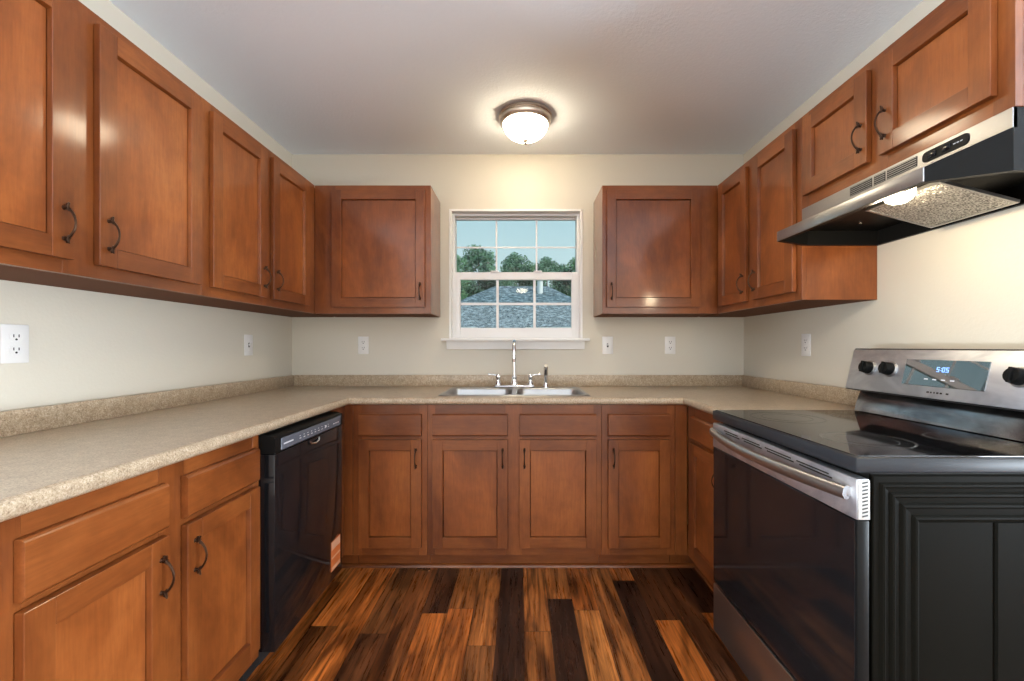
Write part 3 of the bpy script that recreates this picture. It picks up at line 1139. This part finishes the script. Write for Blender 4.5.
# storage drawer
m = MB()
m.box((DX0 - .001, Y0r + .002, .026), (DX1, Y1r, .2165), 0, .005, 2)
m.build('storage_drawer', STEEL, rg)
# backguard
m = MB()
m.prism([(1.385, .9160), (1.372, .921), (1.343, .921), (1.348, .945), (1.362, .985), (1.367, .998), (1.462, .998), (1.462, .9160)], Y0r + .004, 1.703, axis=1)
lowg = m.build('backguard_base', DSTEEL, rg)
pv = Vector((.036, 0, .155)).normalized()
pn = Vector((-pv.z, 0, pv.x))
PM = Matrix(((0, pv.x, pn.x, 1.311), (1, 0, 0, 0), (0, pv.z, pn.z, 1.010), (0, 0, 0, 1)))
m = MB()
m.prism([(1.311, 1.006), (1.347, 1.162), (1.352, 1.167), (1.462, 1.167), (1.462, .998), (1.360, .998)], Y0r - .002, 1.7075, axis=1)
bgd = m.build('backguard', GREYD, rg)
m = MB(PM)
m.box((Y0r, -.001, -.001), (1.7055, .157, .0035), 0, .004, 2)
m.build('fascia', STEELR, bgd)
m = MB(PM)
m.box((1.200, .037, .003), (1.462, .124, .0052), 0, .0008)
dsp = m.build('display', DISPG, bgd)
SEG = {'0': 'abcdef', '1': 'bc', '5': 'acdfg', '8': 'abcdefg', ':': ''}


def digits(m, txt, u_, v_, h_, w_):
    g = h_ * .16
    for ch in txt:
        if ch == ':':
            m.box((u_ - w_ * .15, v_ + h_ * .25, .005), (u_ - w_ * .15 - g, v_ + h_ * .25 + g, .0058))
            m.box((u_ - w_ * .15, v_ + h_ * .65, .005), (u_ - w_ * .15 - g, v_ + h_ * .65 + g, .0058))
            u_ -= w_ * .6
            continue
        q_ = {'a': (0, h_ - g, w_, h_), 'd': (0, 0, w_, g), 'g': (0, h_ / 2 - g / 2, w_, h_ / 2 + g / 2),
              'f': (0, h_ / 2, g, h_), 'b': (w_ - g, h_ / 2, w_, h_), 'e': (0, 0, g, h_ / 2), 'c': (w_ - g, 0, w_, h_ / 2)}
        for s_ in SEG[ch]:
            a, b_, c_, d_ = q_[s_]
            m.box((u_ - a, v_ + b_, .005), (u_ - c_, v_ + d_, .0058))
        u_ -= w_ * 1.35


m = MB(PM)
digits(m, '5:05', 1.350, .085, .016, .009)
m.build('clock_digits', DIGIT, dsp)
m = MB(PM)
for k_ in range(4):
    m.box((1.385 - k_ * .028, .058, .005), (1.372 - k_ * .028, .062, .0056))
m.build('touch_marks', MARKM, dsp)
m = MB(PM)
for a, b_ in ((1.368, 1.360), (1.356, 1.351), (1.345, 1.341), (1.336, 1.329), (1.325, 1.318), (1.306, 1.298)):
    m.box((a, .0155, .003), (b_, .0205, .0040))
m.build('fascia_marks', GREYD, bgd)
for yk in (1.608, 1.518, 1.122, 1.034):
    m = MB(PM)
    m.lathe([(0, .006), (.0240, .006), (.0235, .010), (.0215, .030), (.019, .033), (0, .033)], (yk, .085, 0), (0, 0, 1), 28)
    m.box((yk - .0045, .085 - .021, .030), (yk + .0045, .085 + .021, .040), 0, .002, 2)
    kn = m.build('control_knob', BLKS, bgd)
    m = MB(PM)
    m.lathe([(0, .003), (.0280, .003), (.0285, .006), (.0255, .010), (0, .010)], (yk, .085, 0), (0, 0, 1), 28)
    m.build('knob_skirt', STEEL, kn, smooth=50)

# ------------------------------------------------------------------ range hood
hd = thing('range_hood', 'stainless and black under-cabinet range hood with its lamp on above the range', 'range hood', (1.30, 1.373, 1.59))
hy0, hy1, ly0, ly1 = .999, 1.747, 1.070, 1.680
XB, XF, XW = 1.163, 1.020, 1.474
ZB, ZL, ZS, ZH = 1.590, 1.628, 1.693, 1.7400
m = MB()       # black shell: sides, chamfered corners, inside of the cavity
t2 = .003
outer = [(XW, hy0), (XB, hy0), (XF, ly0), (XF, ly1), (XB, hy1), (XW, hy1)]
ztop = [ZH, ZS, ZL, ZL, ZS, ZH]


def inset(p, d):
    cx_, cy_ = 1.28, 1.373
    return (p[0] + (d if p[0] < 1.2 else -d), p[1] + (d if p[1] < cy_ else -d))


inn = [inset(p, .012) for p in outer]
inn2 = [inset(p, .014) for p in outer]
vs = [(x_, y_, z_) for (x_, y_), z_ in zip(outer, ztop)]          # 0-5 top edge
vs += [(x_, y_, ZB) for x_, y_ in outer]                           # 6-11 bottom edge
vs += [(x_, y_, ZB) for x_, y_ in inn]                             # 12-17 inner rim
vs += [(x_, y_, min(z_ - .004, 1.648)) for (x_, y_), z_ in zip(inn2, [2, 2, ZL, ZL, 2, 2])]   # 18-23 cavity roof
vs += [(XB, hy0, ZH), (XB, hy1, ZH)]
fs = []
for i in (0, 1, 3, 4):
    fs.append((i, i + 1, i + 7, i + 6))
fs.append((5, 0, 6, 11))
for i in range(6):
    j = (i + 1) % 6
    fs.append((6 + i, 6 + j, 12 + j, 12 + i))
    fs.append((12 + i, 12 + j, 18 + j, 18 + i))
fs += [(18, 19, 22, 23), (19, 20, 21, 22), (0, 24, 1), (5, 4, 25)]
m.faces(vs, fs)
m.build('hood_shell', BLKS, hd, smooth=0)
m = MB()      # stainless: upper band, sloping visor top, lip
m.box((XB - .002, hy0, ZS - .002), (XB + .010, hy1, ZH), 0, .001)
m.faces([(XB - .001, hy0, ZS), (XB - .001, hy1, ZS), (XF, ly1, ZL), (XF, ly0, ZL)], [(0, 1, 2, 3)])
m.box((XF - .003, ly0, ZB + .001), (XF + .004, ly1, ZL + .001), 0, .002, 2)
m.build('hood_front', STEEL, hd, smooth=25)
for a, b_ in ((1.398, 1.490), (1.347, 1.389), (1.239, 1.340)):
    m = MB()
    m.box((XB - .0035, a, 1.7020), (XB - .001, b_, 1.7320), 1)
    for k_ in range(5):
        zz = 1.7035 + k_ * .0064
        m.box((XB - .0040, a + .0015, zz), (XB - .003, b_ - .0015, zz + .0012), 0)
    m.build('vent_grille', [STEEL, SLOT], hd)
m = MB(frame_right(XB - .002))
m.box((1.095, 1.7005, 0), (1.222, 1.7305, .0022), 0, .012, 4, edges=lambda e_: abs(e_.verts[0].co.z - e_.verts[1].co.z) > .001)
pn_ = m.build('hood_control_panel', BLKS, hd)
for yk in (1.192, 1.152):
    m = MB(frame_right(XB - .002))
    m.box((yk - .012, 1.7075, .002), (yk + .012, 1.7235, .0055), 0, .002, 2)
    m.build('rocker_switch', BLKG, pn_)
m = MB(frame_right(XB - .002))
for k_ in range(3):
    m.box((1.110 + k_ * .009, 1.715, .002), (1.116 + k_ * .009, 1.7175, .0026))
m.build('switch_marks', MARKM, pn_)
# filter slab, slopes down towards the wall
fa, fb = Vector((1.168, 0, 1.634)), Vector((1.391, 0, 1.576))
fv = (fb - fa).normalized()
fn = Vector((fv.z, 0, -fv.x))          # pointing down
FM = Matrix(((0, fv.x, fn.x, fa.x), (1, 0, 0, 0), (0, fv.z, fn.z, fa.z), (0, 0, 0, 1)))
fl = (fb - fa).length
m = MB(FM)
fy0, fy1 = 1.180, 1.434
e_ = .007
m.box((fy0, 0, -.008), (fy1, e_, .001), 0)
m.box((fy0, fl - e_, -.008), (fy1, fl, .001), 0)
m.box((fy0, e_, -.008), (fy0 + e_, fl - e_, .001), 0)
m.box((fy1 - e_, e_, -.008), (fy1, fl - e_, .001), 0)
gf = m.build('grease_filter', STEEL, hd)
MB(FM).box((fy0 + e_, e_, -.006), (fy1 - e_, fl - e_, -.001)).build('filter_mesh', PRINT, gf)
m = MB()
m.lathe([(.034, 0), (.038, -.003), (.037, -.014), (.031, -.028), (.020, -.036), (0, -.039)], (1.108, 1.24, 1.632), seg=28)
hl = m.build('hood_lamp', LENS, hd, smooth=50)
lo = add_light('hood_bulb', 'POINT', (1.125, 1.30, 1.566), (0, 0, 0), 3.9, (1.0, 0.80, 0.52), shadow_soft_size=.03)
lo.parent = hd
lo.location = Vector((1.125, 1.30, 1.566)) - Vector(hd.location)
for yy in (1.62,):
    MB().lathe([(0, 0), (.005, 0), (.005, -.002), (.003, -.004), (0, -.004)], (1.30, yy, 1.6475), seg=12).build('screw', CHROME, hd)

# ------------------------------------------------------------------ outlets and switches
OG, SG = 'duplex outlets', 'light switches'


def wall_plate(kind, label, M, u, v, group, loc):
    r = thing('wall_outlet' if kind == 'outlet' else 'light_switch', label, 'outlet' if kind == 'outlet' else 'switch', loc, group)
    m = MB(M)
    m.box((u - .035, v - .0575, .0003), (u + .035, v + .0575, .0055), 0, .0025, 2)
    pl = m.build('cover_plate', PLATE, r)
    if kind == 'outlet':
        for s in (-1, 1):
            zc_ = v + s * .0195
            m = MB(M)
            ring = []
            for k_ in range(24):
                a = 2 * math.pi * k_ / 24
                ring.append((u + .0172 * math.cos(a), zc_ + max(-.0140, min(.0140, .0172 * math.sin(a)))))
            m.prism(ring, .005, .0075, axis=2)
            f = m.build('receptacle', PLATE, r)
            m = MB(M)
            m.box((u - .0080, zc_ + .000, .0072), (u - .0052, zc_ + .0085, .0078))
            m.box((u + .0052, zc_ + .000, .0072), (u + .0080, zc_ + .0085, .0078))
            m.lathe([(0, .0072), (.0032, .0072), (.0032, .0078), (0, .0078)], (u, zc_ - .0065, 0), (0, 0, 1), 12)
            m.build('slots', SLOT, f)
    else:
        m = MB(M)
        m.box((u - .0055, v - .0125, .005), (u + .0055, v + .0125, .0062), 0)
        m.build('toggle_slot', GREYD, r)
        m = MB(M)
        m.tube([(u, v, .005), (u, v + .006, .012), (u, v + .009, .018)], [.0045, .004, .003], 8)
        m.build('toggle', PLATE, r)
    for s in ((0,) if kind == 'outlet' else (-1, 1)):
        m = MB(M)
        m.lathe([(0, .005), (.003, .005), (.003, .0064), (0, .0068)], (u, v + s * .030, 0), (0, 0, 1), 10)
        m.build('screw', PLATE, r)
    return r


OZ = 1.183
wall_plate('outlet', 'white duplex outlet on the left wall nearest the camera', frame_left(XL), 1.2615, OZ, OG, (XL, 1.2615, OZ))
wall_plate('switch', 'white light switch on the left wall near the back corner', frame_left(XL), 2.347, OZ, SG, (XL, 2.347, OZ))
wall_plate('outlet', 'white duplex outlet on the back wall left of the window', frame_back(YB), -1.033, OZ, OG, (-1.033, YB, OZ))
wall_plate('switch', 'white light switch on the back wall just right of the window sill', frame_back(YB), .578, OZ, SG, (.578, YB, OZ))
wall_plate('outlet', 'white duplex outlet on the back wall below the right single door cabinet', frame_back(YB), .9906, OZ, OG, (.9906, YB, OZ))
wall_plate('outlet', 'white duplex outlet on the right wall between corner and range', frame_right(XR), 2.185, OZ, OG, (XR, 2.185, OZ))


# ------------------------------------------------------------------ ceiling lamps
def ceiling_lamp(x, y, label):
    r = thing('ceiling_light', label, 'ceiling light', (x, y, ZC), 'flush ceiling lights')
    m = MB()
    m.lathe([(0, -.0005), (.144, -.0005), (.147, -.006), (.146, -.012), (.139, -.016), (.142, -.022), (.141, -.032), (.133, -.046), (.125, -.050), (.121, -.048), (.121, -.02), (0, -.02)], (x, y, ZC), seg=48)
    m.build('metal_pan', NICKEL, r, smooth=40)
    m = MB()
    prof_ = []
    for i in range(13):
        a = math.pi / 2 * i / 12
        prof_.append((.123 * math.cos(a), -.046 - .087 * math.sin(a)))
    m.lathe(prof_, (x, y, ZC), seg=48)
    m.build('glass_dome', DOME, r, smooth=60)
    m = MB()
    m.lathe([(0, -.129), (.016, -.132), (.017, -.137), (.009, -.142), (.006, -.146), (.008, -.151), (.005, -.156), (0, -.158)], (x, y, ZC), seg=20)
    m.build('finial', NICKEL, r, smooth=50)
    return r


ceiling_lamp(.030, 2.335, 'frosted dome flush ceiling light with nickel rim on the kitchen ceiling')
ceiling_lamp(.04, -3.30, 'second dome ceiling light seen only as a glint in the window glass')

# ------------------------------------------------------------------ outdoors
GZ = -1.1
struct(MB().box((-60, 3.2, GZ - .2), (60, 90, GZ)).build('ground', GRASS))
hs = thing('house', 'neighbouring house with grey hipped shingle roof seen through the window', 'house', (0, 15, GZ))
m = MB()
rz, ez = 3.45, 1.70
rv = [(-3.6, 12, ez), (3.3, 12, ez), (4.8, 21, ez), (-5.0, 21, ez), (-.95, 16, rz), (1.05, 16, rz)]
m.faces(rv + [(v_[0], v_[1], v_[2] - .12) for v_ in rv[:4]], [(0, 1, 5, 4), (1, 2, 5), (2, 3, 4, 5), (3, 0, 4), (6, 7, 8, 9)])
m.build('hip_roof', SHING, hs, smooth=0)
m = MB()
m.box((-3.65, 11.94, ez - .14), (3.35, 12.02, ez + .01))
m.build('gutter', SIDING, hs)
m = MB()
m.box((-3.2, 12.4, GZ), (2.9, 20, ez - .05))
m.build('house_wall', SIDING, hs)
m = MB()
m.faces([(-1.15, 11.3, 1.60), (.15, 11.3, 1.60), (.15, 12.6, 2.0), (-1.15, 12.6, 2.0), (-1.15, 11.3, 1.52), (.15, 11.3, 1.52), (.15, 12.6, 1.7), (-1.15, 12.6, 1.7)],
        [(0, 1, 2, 3), (4, 7, 6, 5), (0, 4, 5, 1), (1, 5, 6, 2), (2, 6, 7, 3), (3, 7, 4, 0)])
m.build('porch_roof', SHING, hs, smooth=0)
m = MB()
for xx in (-1.05, .05):
    m.box((xx - .05, 11.4, GZ), (xx + .05, 11.5, 1.56))
m.build('porch_post', SIDING, hs)
for xx in (-2.2, 1.6):
    m = MB()
    m.box((xx - .45, 12.36, .3), (xx + .45, 12.42, 1.3))
    m.build('house_window', SLATE, hs)
m = MB()
m.tube([(.72, 15.2, 2.9), (.72, 15.2, 3.55)], .10, 12)
m.tube([(.72, 15.2, 3.55), (.72, 15.2, 3.68)], .16, 12)
m.build('roof_vent_pipe', SIDING, hs)


def tree(px, py_top, dist, half_px, label, leaf, nleaf, group, name='tree', zlow=None, cat='tree'):
    sc_ = F_PX / dist
    x = (px - 520) / sc_
    ztop_ = 1.175 + (346.5 - py_top) / sc_
    rad_ = half_px / sc_
    r = thing(name, label, cat, (x, dist, GZ), group)
    zc0 = zlow if zlow is not None else max(GZ + 1.0, ztop_ - 3.4 * rad_)
    rng = random.Random(int(px * 13 + dist))
    blobs = [(x, dist, ztop_ - rad_ * .42, rad_ * .42)]
    nb = 15
    for i in range(nb):
        t_ = (i + .5) / nb
        zz = zc0 + (ztop_ - rad_ * .4 - zc0) * t_
        wd = math.sin(math.pi * (.22 + .66 * t_)) * rad_ * .72
        a = i * 2.4 + rng.uniform(-.5, .5)
        blobs.append((x + math.cos(a) * wd, dist + math.sin(a) * wd, zz, rad_ * rng.uniform(.38, .56)))
    if cat == 'tree':
        m = MB()
        m.tube([(x, dist, GZ), (x + .05, dist, GZ + (zc0 - GZ) * .6), (x, dist, (zc0 + ztop_) / 2)], [rad_ * .10, rad_ * .08, rad_ * .03], 9)
        for bx, by, bz, br in blobs[:6]:
            m.tube([(x, dist, zc0 + (bz - zc0) * .35), ((x + bx) / 2, (dist + by) / 2, zc0 + (bz - zc0) * .75), (bx, by, bz)], [rad_ * .045, rad_ * .03, rad_ * .012], 6)
        m.build('trunk', BARK, r)
    vs, fs = [], []
    for i in range(nleaf):
        bx, by, bz, br = blobs[rng.randrange(len(blobs))]
        d = Vector((rng.gauss(0, 1), rng.gauss(0, 1), rng.gauss(0, 1))).normalized() * br * rng.random() ** .4
        c_ = Vector((bx, by, bz)) + d
        s_ = rad_ * rng.uniform(.05, .10)
        n_ = (d.normalized() + Vector((rng.gauss(0, .6), rng.gauss(0, .6), rng.gauss(0, .6) + .3))).normalized()
        a_ = n_.orthogonal().normalized()
        a_.rotate(Matrix.Rotation(rng.random() * 6.28, 3, n_))
        b__ = n_.cross(a_)
        k_ = len(vs)
        vs += [c_ - a_ * s_, c_ + b__ * s_ * .6, c_ + a_ * s_, c_ - b__ * s_ * .6]
        fs.append((k_, k_ + 1, k_ + 2, k_ + 3))
    me = bpy.data.meshes.new('foliage')
    me.from_pydata([v_ - Vector(r.location) for v_ in vs], [], fs)
    me.materials.append(leaf)
    o = bpy.data.objects.new('foliage', me)
    COL.objects.link(o)
    o.parent = r
    return r


TG = 'trees behind the neighbouring house'
tree(479, 245, 30, 21, 'tallest leafy tree beyond the roof at the left of the window', LEAF_A, 6500, TG)
tree(456, 254, 25, 13, 'partly hidden tree at the far left edge of the window view', LEAF_B, 4000, TG)
tree(515, 252, 35, 19, 'rounded tree in the middle panes behind the roof ridge', LEAF_A, 6000, TG)
tree(547, 256, 38, 15, 'small slim tree right of the middle grille bar', LEAF_A, 5000, TG)
tree(577, 257, 31, 16, 'light green tree at the right edge of the window view', LEAF_B, 5000, TG)
tree(533, 262, 42, 12, 'low distant tree between the middle tree and the slim one', LEAF_B, 3500, TG)
tree(562, 263, 44, 11, 'lowest distant tree between the slim tree and the right one', LEAF_A, 3500, TG)
BGp = 'shrubs behind the neighbouring roof'
tree(446, 272, 22.5, 20, 'dark shrub at the far left behind the roof', LEAF_C, 5000, BGp, 'shrub', GZ + .3, 'shrub')
tree(487, 270, 27, 23, 'dark shrub behind the left slope of the roof', LEAF_C, 5000, BGp, 'shrub', GZ + .3, 'shrub')
tree(528, 269, 22.6, 21, 'dark shrub behind the middle of the roof ridge', LEAF_C, 5000, BGp, 'shrub', GZ + .3, 'shrub')
tree(569, 267, 27, 23, 'dark shrub behind the right slope of the roof', LEAF_C, 5000, BGp, 'shrub', GZ + .3, 'shrub')
tree(610, 268, 22.5, 20, 'dark shrub at the far right behind the roof', LEAF_C, 4000, BGp, 'shrub', GZ + .3, 'shrub')
